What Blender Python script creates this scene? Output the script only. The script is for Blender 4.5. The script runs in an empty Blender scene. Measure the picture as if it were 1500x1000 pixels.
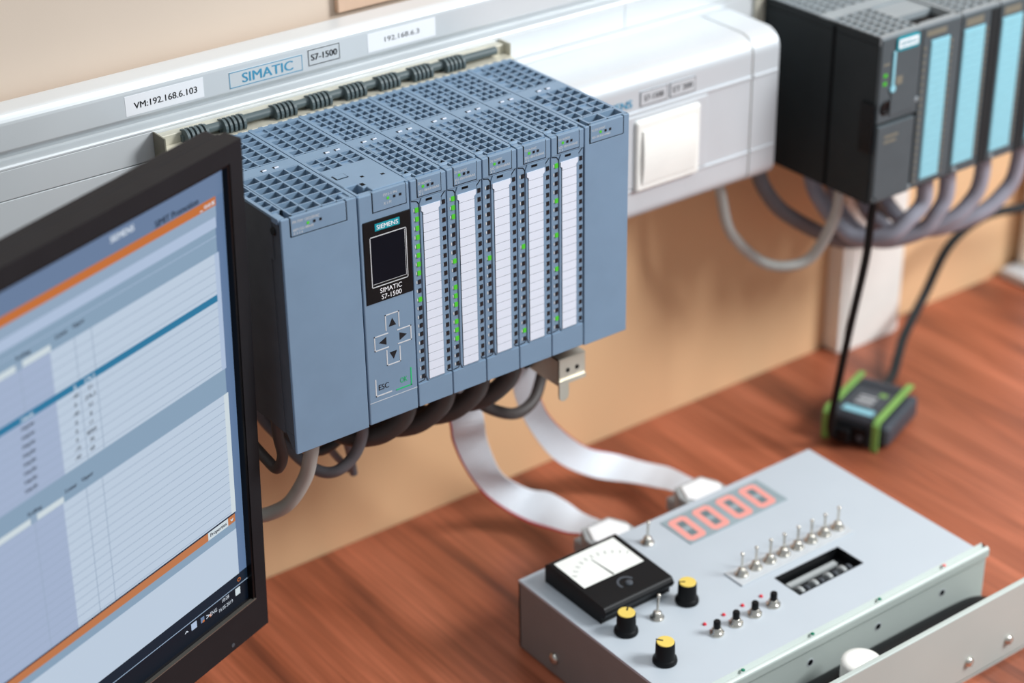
import bpy, math, random
from mathutils import Vector, Matrix
random.seed(7)
sc = bpy.context.scene
col = sc.collection
MM = 0.001
R = math.radians

# ------------------------------------------------------------------ camera, world, lights, exposure
cam_d = bpy.data.cameras.new('camera'); cam = bpy.data.objects.new('camera', cam_d); col.objects.link(cam)
cam.location = (-0.461117, -0.839821, 0.591259)
cam.rotation_euler = (1.06966775, 0.0145946, -0.6403657)
cam_d.sensor_width = 36.0; cam_d.lens = 2855.2 * 36.0 / 1500.0
cam_d.clip_start = 0.02; cam_d.clip_end = 50
cam_d.dof.use_dof = True; cam_d.dof.focus_distance = 1.122; cam_d.dof.aperture_fstop = 4.2
sc.camera = cam
sc.view_settings.view_transform = 'Standard'; sc.view_settings.look = 'None'
sc.view_settings.gamma = 1.0; sc.view_settings.use_curve_mapping = False
sc.view_settings.exposure = 0.0

world = bpy.data.worlds.new('room_light'); sc.world = world; world.use_nodes = True
wb = world.node_tree.nodes['Background']
wb.inputs[0].default_value = (0.86, 0.94, 1.0, 1); wb.inputs[1].default_value = 0.38

def area_light(name, loc, target, sx, sy, power, colr):
    d = bpy.data.lights.new(name, 'AREA'); d.shape = 'RECTANGLE'; d.size = sx; d.size_y = sy
    d.energy = power; d.color = colr
    o = bpy.data.objects.new(name, d); col.objects.link(o); o.location = loc
    o.rotation_euler = (Vector(target) - Vector(loc)).to_track_quat('-Z', 'Y').to_euler()
    return o
area_light('window_light', (1.28, -1.09, 1.12), (0.3, 0.0, -0.05), 0.6, 0.6, 40.0, (0.95, 0.98, 1.0))
area_light('ceiling_panel_light', (0.2, -0.3, 1.8), (0.2, -0.1, 0.0), 1.5, 1.0, 11.0, (0.94, 0.97, 1.0))

# ------------------------------------------------------------------ materials
def lin(c):
    return tuple(((v / 255.0) / 12.92 if v / 255.0 <= 0.04045 else ((v / 255.0 + 0.055) / 1.055) ** 2.4) for v in c)
def mat(name, rgb, rough=0.5, metal=0.0, var=0.06, scale=60.0, bump=0.0, bscale=900.0, emit=0.0, coat=0.0, spec=0.35):
    m = bpy.data.materials.new(name); m.use_nodes = True
    nt = m.node_tree; b = nt.nodes['Principled BSDF']
    c = lin(rgb)
    b.inputs['Roughness'].default_value = rough; b.inputs['Metallic'].default_value = metal
    b.inputs['Specular IOR Level'].default_value = spec
    if coat: b.inputs['Coat Weight'].default_value = coat
    tc = nt.nodes.new('ShaderNodeTexCoord')
    nz = nt.nodes.new('ShaderNodeTexNoise'); nz.inputs['Scale'].default_value = scale; nz.inputs['Detail'].default_value = 4
    rp = nt.nodes.new('ShaderNodeValToRGB')
    rp.color_ramp.elements[0].position = 0.3; rp.color_ramp.elements[1].position = 0.7
    rp.color_ramp.elements[0].color = (*[max(0, v * (1 - var)) for v in c], 1)
    rp.color_ramp.elements[1].color = (*[min(1, v * (1 + var)) for v in c], 1)
    nt.links.new(tc.outputs['Object'], nz.inputs['Vector']); nt.links.new(nz.outputs['Fac'], rp.inputs['Fac'])
    nt.links.new(rp.outputs['Color'], b.inputs['Base Color'])
    if emit:
        nt.links.new(rp.outputs['Color'], b.inputs['Emission Color']); b.inputs['Emission Strength'].default_value = emit
    if bump:
        n2 = nt.nodes.new('ShaderNodeTexNoise'); n2.inputs['Scale'].default_value = bscale; n2.inputs['Detail'].default_value = 3
        bp = nt.nodes.new('ShaderNodeBump'); bp.inputs['Strength'].default_value = bump; bp.inputs['Distance'].default_value = 0.0004
        nt.links.new(tc.outputs['Object'], n2.inputs['Vector']); nt.links.new(n2.outputs['Fac'], bp.inputs['Height'])
        nt.links.new(bp.outputs['Normal'], b.inputs['Normal'])
    return m
def screen_mat(name, rgb, strength=1.0):
    m = bpy.data.materials.new(name); m.use_nodes = True; nt = m.node_tree
    b = nt.nodes['Principled BSDF']; b.inputs['Base Color'].default_value = (0.01, 0.01, 0.012, 1); b.inputs['Roughness'].default_value = 0.6; b.inputs['Specular IOR Level'].default_value = 0.08
    b.inputs['Emission Color'].default_value = (*lin(rgb), 1); b.inputs['Emission Strength'].default_value = strength
    return m
def wood_mat():
    m = bpy.data.materials.new('wood_laminate'); m.use_nodes = True; nt = m.node_tree; L = nt.links
    b = nt.nodes['Principled BSDF']; b.inputs['Roughness'].default_value = 0.42
    tc = nt.nodes.new('ShaderNodeTexCoord')
    def noise(sx, sy, scale, det, dist=0.0, loc=0.0):
        mp = nt.nodes.new('ShaderNodeMapping'); mp.inputs['Scale'].default_value = (sx, sy, 1); mp.inputs['Location'].default_value = (loc, loc, 0)
        L.new(tc.outputs['Object'], mp.inputs['Vector'])
        n = nt.nodes.new('ShaderNodeTexNoise'); n.inputs['Scale'].default_value = scale; n.inputs['Detail'].default_value = det
        n.inputs['Distortion'].default_value = dist
        L.new(mp.outputs['Vector'], n.inputs['Vector']); return n
    n1 = noise(13, 1.5, 2.4, 8, 0.55, 3.1)      # broad figure running along the grain
    n2 = noise(80, 2.0, 4.0, 6, 0.3)          # fine grain
    n3 = noise(2.2, 0.9, 2.2, 3, 0.4, 7.7)    # tone drift
    r1 = nt.nodes.new('ShaderNodeValToRGB'); e = r1.color_ramp.elements
    e[0].position = 0.27; e[0].color = (*lin((112, 64, 47)), 1); e[1].position = 0.68; e[1].color = (*lin((190, 116, 86)), 1)
    k = r1.color_ramp.elements.new(0.46); k.color = (*lin((162, 94, 66)), 1)
    L.new(n1.outputs['Fac'], r1.inputs['Fac'])
    r2 = nt.nodes.new('ShaderNodeValToRGB'); e = r2.color_ramp.elements
    e[0].position = 0.33; e[0].color = (0.72, 0.69, 0.67, 1); e[1].position = 0.62; e[1].color = (1.05, 1.0, 1.0, 1)
    L.new(n2.outputs['Fac'], r2.inputs['Fac'])
    r3 = nt.nodes.new('ShaderNodeValToRGB'); e = r3.color_ramp.elements
    e[0].position = 0.35; e[0].color = (0.86, 0.83, 0.82, 1); e[1].position = 0.65; e[1].color = (1.12, 1.05, 1.0, 1)
    L.new(n3.outputs['Fac'], r3.inputs['Fac'])
    def mul(a, c):
        x = nt.nodes.new('ShaderNodeMix'); x.data_type = 'RGBA'; x.blend_type = 'MULTIPLY'; x.inputs[0].default_value = 1.0
        L.new(a, x.inputs[6]); L.new(c, x.inputs[7]); return x.outputs[2]
    o = mul(mul(r1.outputs['Color'], r2.outputs['Color']), r3.outputs['Color'])
    L.new(o, b.inputs['Base Color'])
    bp = nt.nodes.new('ShaderNodeBump'); bp.inputs['Strength'].default_value = 0.08; bp.inputs['Distance'].default_value = 0.0005
    L.new(n2.outputs['Fac'], bp.inputs['Height']); L.new(bp.outputs['Normal'], b.inputs['Normal'])
    return m
def brushed_mat(name, rgb, rough=0.36, metal=0.55):
    m = mat(name, rgb, rough, metal, var=0.04, scale=12)
    nt = m.node_tree; b = nt.nodes['Principled BSDF']
    tc = nt.nodes.new('ShaderNodeTexCoord'); mp = nt.nodes.new('ShaderNodeMapping'); mp.inputs['Scale'].default_value = (2, 500, 500)
    n = nt.nodes.new('ShaderNodeTexNoise'); n.inputs['Scale'].default_value = 3.0
    bp = nt.nodes.new('ShaderNodeBump'); bp.inputs['Strength'].default_value = 0.06; bp.inputs['Distance'].default_value = 0.0003
    nt.links.new(tc.outputs['Object'], mp.inputs['Vector']); nt.links.new(mp.outputs['Vector'], n.inputs['Vector'])
    nt.links.new(n.outputs['Fac'], bp.inputs['Height']); nt.links.new(bp.outputs['Normal'], b.inputs['Normal'])
    return m

M = dict(
    wall=mat('wall_paint', (215, 197, 180), 0.8, var=0.03, scale=6, bump=0.05),
    panel=mat('tan_laminate', (233, 192, 148), 0.6, var=0.03, scale=5),
    boardtan=mat('tan_board', (205, 174, 150), 0.6),
    floor=mat('floor_vinyl', (120, 110, 100), 0.6, scale=4),
    wood=wood_mat(),
    alu=brushed_mat('brushed_aluminium', (220, 224, 226), 0.34, 0.22),
    silver=mat('silver_paint', (203, 208, 212), 0.42, 0.2, var=0.02, scale=30, bump=0.03),
    white=mat('white_plastic', (243, 242, 236), 0.35, var=0.02),
    blue=mat('blue_grey_plastic', (121, 146, 170), 0.5, var=0.04, scale=40, bump=0.06, bscale=2500),
    bluedk=mat('blue_grey_flap_inner', (92, 104, 120), 0.5, var=0.04),
    dark=mat('dark_grey_plastic', (80, 84, 90), 0.6, var=0.08, bump=0.08, spec=0.2),
    black=mat('black_plastic', (17, 18, 20), 0.45, var=0.1, spec=0.2),
    gap=mat('shadow_gap_black', (12, 13, 15), 0.7, spec=0.1),
    paper=mat('label_paper', (222, 228, 240), 0.6, var=0.015),
    sticker=mat('white_sticker', (246, 247, 250), 0.5, var=0.01),
    ink=mat('black_ink', (22, 22, 26), 0.6),
    inkblue=mat('blue_ink', (70, 150, 185), 0.6),
    greyprint=mat('light_grey_print', (205, 208, 210), 0.6),
    teal=mat('teal_print', (0, 150, 165), 0.5),
    led_off=mat('led_lens_dark', (26, 30, 34), 0.25),
    led_on=screen_mat('led_lens_green', (84, 205, 44), 0.9),
    ledframe=mat('led_lens_grey', (70, 78, 84), 0.4),
    green_ink=mat('green_print', (20, 190, 110), 0.5),
    glass=mat('dark_display_glass', (12, 16, 26), 0.4, var=0.05, spec=0.1),
    nickel=mat('nickel_plate', (205, 200, 186), 0.3, 0.75, var=0.05),
    steel=mat('bright_steel', (215, 210, 200), 0.22, 0.9, var=0.05),
    railmetal=mat('yellowed_rail_metal', (206, 202, 186), 0.4, 0.3, var=0.08, scale=90),
    clip=mat('grey_green_clip_plastic', (84, 96, 98), 0.45),
    cable_grey=mat('light_grey_sheath', (184, 183, 177), 0.5, var=0.06),
    cable_dark=mat('dark_brown_grey_sheath', (78, 72, 70), 0.5, var=0.08),
    cable_mid=mat('mid_grey_sheath', (112, 110, 114), 0.5, var=0.08),
    cable_lit=mat('lit_grey_sheath', (160, 160, 172), 0.35, var=0.06),  # sheath colour raised so it carries the cables' highlights
    ribbon=mat('ribbon_grey', (236, 241, 247), 0.5, var=0.02),
    ribbon_red=mat('ribbon_red', (190, 40, 66), 0.5),
    hood=mat('hood_grey_plastic', (172, 176, 176), 0.4),
    hoodglare=mat('hood_glare_white', (252, 252, 252), 0.18, var=0.0),  # near-white colour stands in for the glare on the hood tops
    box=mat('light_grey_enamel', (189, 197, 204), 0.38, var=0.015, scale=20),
    boxshaded=mat('shaded_grey_enamel', (134, 130, 127), 0.45, var=0.03),  # box enamel darkened, the shade of the sides is put into the colour
    alu2=brushed_mat('satin_aluminium_plate', (190, 199, 194), 0.45, 0.12),
    yellow=mat('yellow_knob_cap', (232, 202, 100), 0.5, var=0.03),
    meterface=mat('meter_dial_paper', (244, 245, 238), 0.4, var=0.01),
    redled=mat('red_led_lens', (214, 26, 50), 0.3),
    greenled=mat('green_led_lens', (0, 120, 90), 0.3),
    pinkled=mat('pink_led_lens', (240, 120, 120), 0.3),
    segment=screen_mat('lit_red_segment', (255, 172, 162), 1.0),
    dispbase=mat('display_window_grey', (150, 165, 170), 0.3),
    dispdark=mat('display_unlit_segment', (112, 128, 132), 0.3),
    anthracite=mat('anthracite_plastic', (38, 43, 45), 0.55, var=0.08, bump=0.05, spec=0.2),
    anthfront=mat('anthracite_front', (80, 88, 92), 0.5, var=0.05, spec=0.25),
    anthgrid=mat('anthracite_grille', (140, 148, 152), 0.45, var=0.05),
    cyan=mat('cyan_label_strip', (142, 200, 214), 0.45, var=0.03, scale=200),
    beige=mat('beige_seam', (204, 196, 176), 0.6),
    khaki=mat('khaki_print', (122, 118, 104), 0.6),
    lime=mat('lime_green_plastic', (126, 172, 88), 0.45),
    adapter=mat('slate_plastic', (66, 72, 80), 0.45),
    monitor=mat('monitor_black_plastic', (34, 34, 37), 0.5, spec=0.15, var=0.06, bump=0.1, bscale=1600),
    monitor_gloss=mat('monitor_gloss_black', (10, 10, 12), 0.3, spec=0.15),
    chrome_line=mat('monitor_edge_line', (120, 116, 108), 0.3, 0.6),
)

# ------------------------------------------------------------------ mesh builder (millimetres)
class MB:
    def __init__(s): s.v = []; s.f = []; s.m = []; s.sm = []
    def add(s, vs, fs, m=0, smooth=False):
        o = len(s.v); s.v += [tuple(p) for p in vs]
        for f in fs: s.f.append([i + o for i in f]); s.m.append(m); s.sm.append(smooth)
        return s
    def box(s, x0, x1, y0, y1, z0, z1, m=0):
        vs = [(x0, y0, z0), (x1, y0, z0), (x1, y1, z0), (x0, y1, z0), (x0, y0, z1), (x1, y0, z1), (x1, y1, z1), (x0, y1, z1)]
        return s.add(vs, [(0, 3, 2, 1), (4, 5, 6, 7), (0, 1, 5, 4), (1, 2, 6, 5), (2, 3, 7, 6), (3, 0, 4, 7)], m)
    def extrude_x(s, prof, x0, x1, m=0, smooth=False):          # prof: (y, z) counter-clockwise seen from +x
        n = len(prof); vs = [(x0, y, z) for y, z in prof] + [(x1, y, z) for y, z in prof]
        s.add(vs, [(i, (i + 1) % n, (i + 1) % n + n, i + n) for i in range(n)], m, smooth)
        return s.add(vs, [tuple(range(n - 1, -1, -1)), tuple(range(n, 2 * n))], m)
    def extrude_y(s, prof, y0, y1, m=0):                        # prof: (x, z)
        n = len(prof); vs = [(x, y0, z) for x, z in prof] + [(x, y1, z) for x, z in prof]
        return s.add(vs, [tuple(range(n)), tuple(range(2 * n - 1, n - 1, -1))] + [(i, i + n, (i + 1) % n + n, (i + 1) % n) for i in range(n)], m)
    def extrude_z(s, prof, z0, z1, m=0):                        # prof: (x, y)
        n = len(prof); vs = [(x, y, z0) for x, y in prof] + [(x, y, z1) for x, y in prof]
        return s.add(vs, [tuple(range(n - 1, -1, -1)), tuple(range(n, 2 * n))] + [(i, (i + 1) % n, (i + 1) % n + n, i + n) for i in range(n)], m)
    def lathe(s, prof, loc=(0, 0, 0), axis='z', n=20, m=0, smooth=True):   # prof: (r, h), closed at both ends
        vs = []; fs = []
        for r, h in prof:
            for k in range(n):
                a = 2 * math.pi * k / n; c = r * math.cos(a); d = r * math.sin(a)
                p = (c, d, h) if axis == 'z' else ((c, -h, d) if axis == 'y' else (h, c, d))
                vs.append(tuple(p[i] + loc[i] for i in range(3)))
        for j in range(len(prof) - 1):
            for k in range(n): fs.append((j * n + k, j * n + (k + 1) % n, (j + 1) * n + (k + 1) % n, (j + 1) * n + k))
        s.add(vs, fs, m, smooth)
        return s.add(vs, [tuple(range(n - 1, -1, -1)), tuple(range((len(prof) - 1) * n, len(prof) * n))], m)
    def tube(s, pts, r, n=12, m=0, sub=8):
        P = [Vector(p) for p in pts]; Q = []
        E = [P[0] * 2 - P[1]] + P + [P[-1] * 2 - P[-2]]
        for i in range(1, len(E) - 2):
            for k in range(sub):
                t = k / sub; a, b, c, d = E[i - 1], E[i], E[i + 1], E[i + 2]
                Q.append(0.5 * ((2 * b) + (c - a) * t + (2 * a - 5 * b + 4 * c - d) * t * t + (3 * b - a - 3 * c + d) * t ** 3))
        Q.append(P[-1]); vs = []; fs = []; up = None
        for i, q in enumerate(Q):
            T = (Q[min(i + 1, len(Q) - 1)] - Q[max(i - 1, 0)]).normalized()
            if up is None: up = T.orthogonal().normalized()
            up = (up - T * up.dot(T)).normalized(); B = T.cross(up)
            for k in range(n):
                a = 2 * math.pi * k / n; vs.append(tuple(q + (up * math.cos(a) + B * math.sin(a)) * r))
        L = len(Q)
        for i in range(L - 1):
            for k in range(n): fs.append((i * n + k, i * n + (k + 1) % n, (i + 1) * n + (k + 1) % n, (i + 1) * n + k))
        s.add(vs, fs, m, True)
        return s.add(vs, [tuple(range(n - 1, -1, -1)), tuple(range((L - 1) * n, L * n))], m)
    def text(s, string, fn, cx, cy, w=None, h=None, m=0, bold=0.0, align='c'):   # fn maps flat (x, y) to a point
        V, F, bb = flat_text(string)
        tw, th = bb[2] - bb[0], bb[3] - bb[1]
        sx = w / tw if w else h / th; sy = h / th if h else sx
        ox = (bb[0] + bb[2]) / 2 if align == 'c' else bb[0]; oy = (bb[1] + bb[3]) / 2
        o0 = Vector(fn(0, 0)); nr = (Vector(fn(1, 0)) - o0).cross(Vector(fn(0, 1)) - o0).normalized()
        for i, d_ in enumerate((-1, 0, 1) if bold else (0,)):
            s.add([tuple(Vector(fn(cx + (x - ox + d_ * bold) * sx, cy + (y - oy) * sy)) + nr * 0.012 * i) for x, y in V], F, m)
        return s
    def build(s, name, mats, parent=None, bevel=0.0, seg=2, origin=None, autosmooth=False):
        og = origin if origin is not None else (Vector(ORG.get(parent.name, (0, 0, 0))) if parent else Vector((0, 0, 0)))
        me = bpy.data.meshes.new(name)
        me.from_pydata([tuple((Vector(p) - Vector(og)) * MM) for p in s.v], [], s.f)
        mats = mats if isinstance(mats, (list, tuple)) else [mats]
        for k in mats: me.materials.append(M[k])
        me.polygons.foreach_set('material_index', s.m)
        me.polygons.foreach_set('use_smooth', [bool(a) or autosmooth for a in s.sm])
        me.update()
        o = bpy.data.objects.new(name, me); col.objects.link(o)
        if parent: o.parent = parent; ORG[o.name] = tuple(og)
        else: o.location = Vector(og) * MM; ORG[o.name] = tuple(og)
        if bevel:
            b = o.modifiers.new('bevel', 'BEVEL'); b.width = bevel * MM; b.segments = seg; b.limit_method = 'ANGLE'; b.angle_limit = R(40)
        return o
ORG = {}
_tc = {}
def flat_text(string):
    if string not in _tc:
        cu = bpy.data.curves.new('t', 'FONT'); cu.body = string; cu.resolution_u = 3
        ob = bpy.data.objects.new('t', cu); col.objects.link(ob)
        dg = bpy.context.evaluated_depsgraph_get()
        me = bpy.data.meshes.new_from_object(ob.evaluated_get(dg))
        V = [(v.co.x, v.co.y) for v in me.vertices]; F = [tuple(p.vertices) for p in me.polygons]
        bpy.data.objects.remove(ob); bpy.data.curves.remove(cu); bpy.data.meshes.remove(me)
        xs = [v[0] for v in V]; ys = [v[1] for v in V]
        _tc[string] = (V, F, (min(xs), min(ys), max(xs), max(ys)))
    return _tc[string]
def front(y): return lambda a, b: (a, y, b)          # lettering on a face that looks to -Y
def flat(z): return lambda a, b: (a, b, z)           # lettering on a face that looks up

def thing(name, label, cat, loc=(0, 0, 0), group=None):
    o = bpy.data.objects.new(name, None); col.objects.link(o); o.location = Vector(loc) * MM
    o.empty_display_size = 0.02
    ORG[o.name] = tuple(loc); tag(o, label, cat, group); return o
def tag(o, label=None, cat=None, group=None, kind=None):
    if label: o['label'] = label
    if cat: o['category'] = cat
    if group: o['group'] = group
    if kind: o['kind'] = kind
    return o
def clone(o, parent, name=None, dx=(0, 0, 0)):
    c = o.copy(); c.name = name or o.name.split('.')[0]; col.objects.link(c); c.parent = parent
    c.location = o.location + Vector(dx) * MM
    ORG[c.name] = ORG.get(o.name, (0, 0, 0))
    return c
def arc(cy, cz, r, a0, a1, n=8):
    return [(cy + r * math.cos(R(a0 + (a1 - a0) * k / n)), cz + r * math.sin(R(a0 + (a1 - a0) * k / n))) for k in range(n + 1)]
def frame_line(mb, x0, x1, z0, z1, y, t, m=0, sides='lrtb', d=0.15):
    if 'l' in sides: mb.box(x0, x0 + t, y, y + d, z0, z1, m)
    if 'r' in sides: mb.box(x1 - t, x1, y, y + d, z0, z1, m)
    if 'b' in sides: mb.box(x0, x1, y, y + d, z0, z0 + t, m)
    if 't' in sides: mb.box(x0, x1, y, y + d, z1 - t, z1, m)
def stroke(mb, pts, y, t, m=0, d=0.15):              # a thin polyline on a front face
    for (x0, z0), (x1, z1) in zip(pts[:-1], pts[1:]):
        L = math.hypot(x1 - x0, z1 - z0); nx, nz = -(z1 - z0) / L * t / 2, (x1 - x0) / L * t / 2
        mb.extrude_y([(x0 - nx, z0 - nz), (x1 - nx, z1 - nz), (x1 + nx, z1 + nz), (x0 + nx, z0 + nz)], y, y + d, m)

DESK = -206.0
WALL = 166.0
# ------------------------------------------------------------------ the setting
tag(MB().box(-2200, 3200, WALL + 6, WALL + 40, -950, 1500).build('wall_back', 'wall'), kind='structure')
tag(MB().box(-2200, 3200, WALL, WALL + 6, -950, 172).build('wall_panel', 'panel'), kind='structure')
tag(MB().box(-2200, 3200, -2600, WALL + 40, -990, -950).build('floor', 'floor'), kind='structure')

d = thing('desk', 'reddish brown wood grain desk top along the tan wall panel', 'desk', (400, -200, -950))
MB().box(-900, 1500, -640, WALL - 1, DESK - 28, DESK).build('desk_top', 'wood', d, bevel=1.5)
for lx in (-840, 1380):
    for ly in (-580, 80): MB().box(lx, lx + 60, ly, ly + 60, -950, DESK - 28).build('leg', 'dark', d)

bd = thing('tan_patch', 'light brown flat patch on the pale wall above the trunking', 'board', (420, WALL + 6, 300))  # thin tan slab standing for an unidentified brown area
MB().box(146, 700, WALL + 1, WALL + 6, 186, 420).build('patch_face', 'boardtan', bd, bevel=1)
# long aluminium trunking
t = thing('cable_trunking', 'long brushed aluminium wall trunking with printed label stickers', 'trunking', (300, WALL, 0))
TX0, TX1 = -520, 1300
prof = [(WALL, 165), (WALL, 184), (158, 187)] + arc(144, 181, 6, 90, 180, 6) + [(138, 166)] + [(141, 163.5), (146, 161), (147, 158.5)]
MB().extrude_x(prof, TX0, TX1).build('top_cover', 'alu', t, bevel=0.6)
MB().extrude_x([(WALL, 165), (147, 165), (147, 158.3), (146, 157.4), (139.6, 156.6), (138.8, 155.6), (138.8, 154.4), (141, 154), (141, 10), (WALL, 10)][::-1], TX0, TX1).build('base_channel', 'alu', t, bevel=0.3)
MB().box(TX0, 356, 138.9, 141, 136.6, 154.2).build('cover_strip', 'alu', t, bevel=0.3)
MB().box(356.25, TX1, 138.8, 141, 136.6, 154.2).build('cover_strip', 'alu', t, bevel=0.3)
MB().box(TX0, TX1, 138.9, 141, 12, 136.0).build('cover_plate', 'alu', t, bevel=0.3)
def sticker(x0, x1, z0, z1, txt, ink, paper, border, tw, th, bold=0.0, dx=0, dz=0, tilt=0.0):
    s_ = MB().box(x0, x1, 137.85, 138.05, z0, z1).build('label_sticker', paper, t)
    mb = MB()
    if border: frame_line(mb, x0 + .2, x1 - .2, z0 + .2, z1 - .2, 137.78, 0.45, d=0.05)
    if txt: mb.text(txt, lambda a, b: (a, 137.74, b + tilt * (a - (x0 + x1) / 2)), (x0 + x1) / 2 + dx, (z0 + z1) / 2 + dz, tw, th, bold=bold)
    mb.build('lettering', ink, s_)
sticker(-17.8, 33.1, 167.6, 179.7, 'VM:192.168.6.103', 'ink', 'sticker', False, 41, 3.9, 0.012, dx=0.5, dz=-0.4, tilt=0.008)
sticker(50.2, 101.1, 167.9, 178.2, 'SIMATIC', 'inkblue', 'alu', True, 35, 6.0, 0.02, dx=1)
sticker(105, 127.9, 169.2, 179.8, 'S7-1500', 'ink', 'alu', True, 18.5, 4.0, 0.03)
sticker(148.3, 199.2, 168, 180.1, '192.168.6.3', 'ink', 'sticker', False, 26, 3.2, 0.0)

# socket housing on the trunking
h = thing('socket_housing', 'silver rounded housing with white switch beside the blue grey modules', 'housing', (350, 138, 20))
def hprof(o=0.0):
    return [(138.4, 21), (138.4, 131 + o * .5), (110, 130.6 + o)] + arc(97, 117, 13.2 + o, 90, 180, 16) + [(83.6 - o, 40)] + arc(93, 31, 9.4 + o, 180, 262, 8)
MB().extrude_x(hprof(), 250, 424.6, smooth=False).build('body', 'silver', h, autosmooth=False)
MB().extrude_x(hprof(-0.8), 424.6, 425.8).build('seam', 'beige', h)
MB().extrude_x(hprof(0.3), 425.8, 450).build('end_cap', 'silver', h, bevel=2.0, seg=3)
for z0, z1 in ((100.4, 102.8), (44.6, 46.8)):
    for x0, x1 in ((250, 424.4), (426, 449.6)): MB().box(x0, x1, 82.6, 85, z0, z1).build('ridge', 'silver', h, bevel=0.7)
MB().box(312, 384, 82.4, 85, 47, 100.2).build('socket_panel', 'silver', h, bevel=1.2)
sw = MB().box(318.5, 375.5, 79.6, 84, 44.8, 96.2).build('switch_frame', 'white', h, bevel=2.2, seg=3)
MB().extrude_x([(80, 50), (80, 89)] + [(78.8 - 1.6 * math.sin(math.pi * k / 8), 89 - 39 * k / 8) for k in range(9)], 323.5, 370.2).build('switch_rocker', 'white', sw, bevel=0.8)
for x0, x1, tx in ((324, 347.5, 'S7-1500'), (350, 372.4, 'ET 200')):
    l_ = MB().box(x0, x1, 83.2, 83.8, 105, 115.5).build('label_sticker', 'silver', h)
    mb = MB(); frame_line(mb, x0, x1, 105, 115.5, 83.15, 0.4, d=0.05); mb.text(tx, front(83.1), (x0 + x1) / 2, 110.2, 17, 4, bold=0.02); mb.build('lettering', 'ink', l_)
MB().text('SIEMENS', front(83.3), 302, 109, 30, 5.5, bold=0.02).build('lettering', 'inkblue', h)

# mounting rail with bus connectors
r = thing('mounting_rail', 'bright metal mounting rail with grey connector clips behind blue grey modules', 'rail', (122, 138, -4))
MB().box(-1.5, 249, 132, 138.4, -4, 152.6).box(-1.5, 249, 121.5, 132, 142, 146.5).build('rail_bar', 'railmetal', r, bevel=0.5)
MB().box(-2.4, -1.5, 124, 138.4, -4, 154.2).build('rail_end', 'khaki', r)
MB().box(249, 249.8, 126, 138.4, -4, 154.2).build('rail_end', 'railmetal', r)
edges = [0, 25, 50, 85, 110, 135, 160, 185, 210, 245]
for x0, x1 in zip(edges[:-1], edges[1:]):
    if x0 == 0: continue
    mb = MB(); L = x1 - x0
    mb.tube([(x0 - 4, 130, 150.6), (x1 - 5, 130, 150.6)], 2.7, n=12, sub=2)
    for k in range(5):
        xr = x0 - 12 + 3.1 * k
        mb.extrude_x([(134, 147.5), (134, 153.4)] + arc(128.5, 149.6, 5.2, 55, 215, 8), xr, xr + 1.7)
    mb.box(x0 - 13, x0 + 2.5, 129, 134, 146, 150.5)
    mb.build('bus_connector', 'clip', r, bevel=0.4)

# ------------------------------------------------------------------ blue grey controller modules
TOP = 147.0
def lattice(mb, x0, x1, y0, y1, nx, ny, z0, z1, bar=1.0, m=0, skip=()):
    """open grille: real bars, real holes; skip = cells closed by a plate just under the top"""
    px = (x1 - x0) / nx; py = (y1 - y0) / ny
    for i in range(nx + 1): mb.box(x0 + i * px - bar / 2, x0 + i * px + bar / 2, y0 - bar / 2, y1 + bar / 2, z0, z1, m)
    for j in range(ny + 1): mb.box(x0 - bar / 2, x1 + bar / 2, y0 + j * py - bar / 2, y0 + j * py + bar / 2, z0, z1 - 0.01, m)
    for i, j in skip: mb.box(x0 + i * px, x0 + (i + 1) * px, y0 + j * py, y0 + (j + 1) * py, z1 - 2.4, z1 - 1.0, m)
def shell(root, X0, X1, left_wall=False):
    a, b = X0 + 0.35, X1 - 0.35
    mb = MB().box(a, b, 12, 119.5, 8, 120).box(a + 1.5, b - 1.5, 13, 118, 120, 120.2, 1)
    for bx in ((a, a + 1.2, 9, 119.5), (b - 1.2, b, 9, 119.5), (a + 1.2, b - 1.2, 118.3, 119.5)): mb.box(*bx, 120, TOP - 1.6)
    mb.build('casing', ['dark', 'gap'], root)
def top_frame(mb, X0, X1, front_y=1.0):
    a, b = X0 + 0.35, X1 - 0.35
    mb.box(a, a + 1.6, front_y, 120, TOP - 1.5, TOP); mb.box(b - 1.6, b, front_y, 120, TOP - 1.5, TOP)
    mb.box(a + 1.3, a + 1.8, front_y, 118, TOP - 9, TOP - 1.5); mb.box(b - 1.8, b - 1.3, front_y, 118, TOP - 9, TOP - 1.5)
    mb.box(a + 1.6, b - 1.6, 117.6, 120, TOP - 6, TOP); mb.box(a + 1.6, b - 1.6, 59.2, 69.6, TOP - 6, TOP)
    n = max(3, int((b - a) / 6))
    for k in range(n): mb.box(a + (k + .15) * (b - a) / n, a + (k + .55) * (b - a) / n, 120, 123.5, TOP - 4, TOP - 0.5)
def band_slots(root, X0, X1, xs):
    for x in xs:
        mb = MB().box(X0 + x, X0 + x + 3.0, 61.5, 64.2, TOP + 0.02, TOP + 0.12, 1).box(X0 + x + .4, X0 + x + 3.0, 61.5, 62.5, TOP + .1, TOP + 0.7, 0)
        mb.build('latch_slot', ['paper', 'gap'], root)
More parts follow.
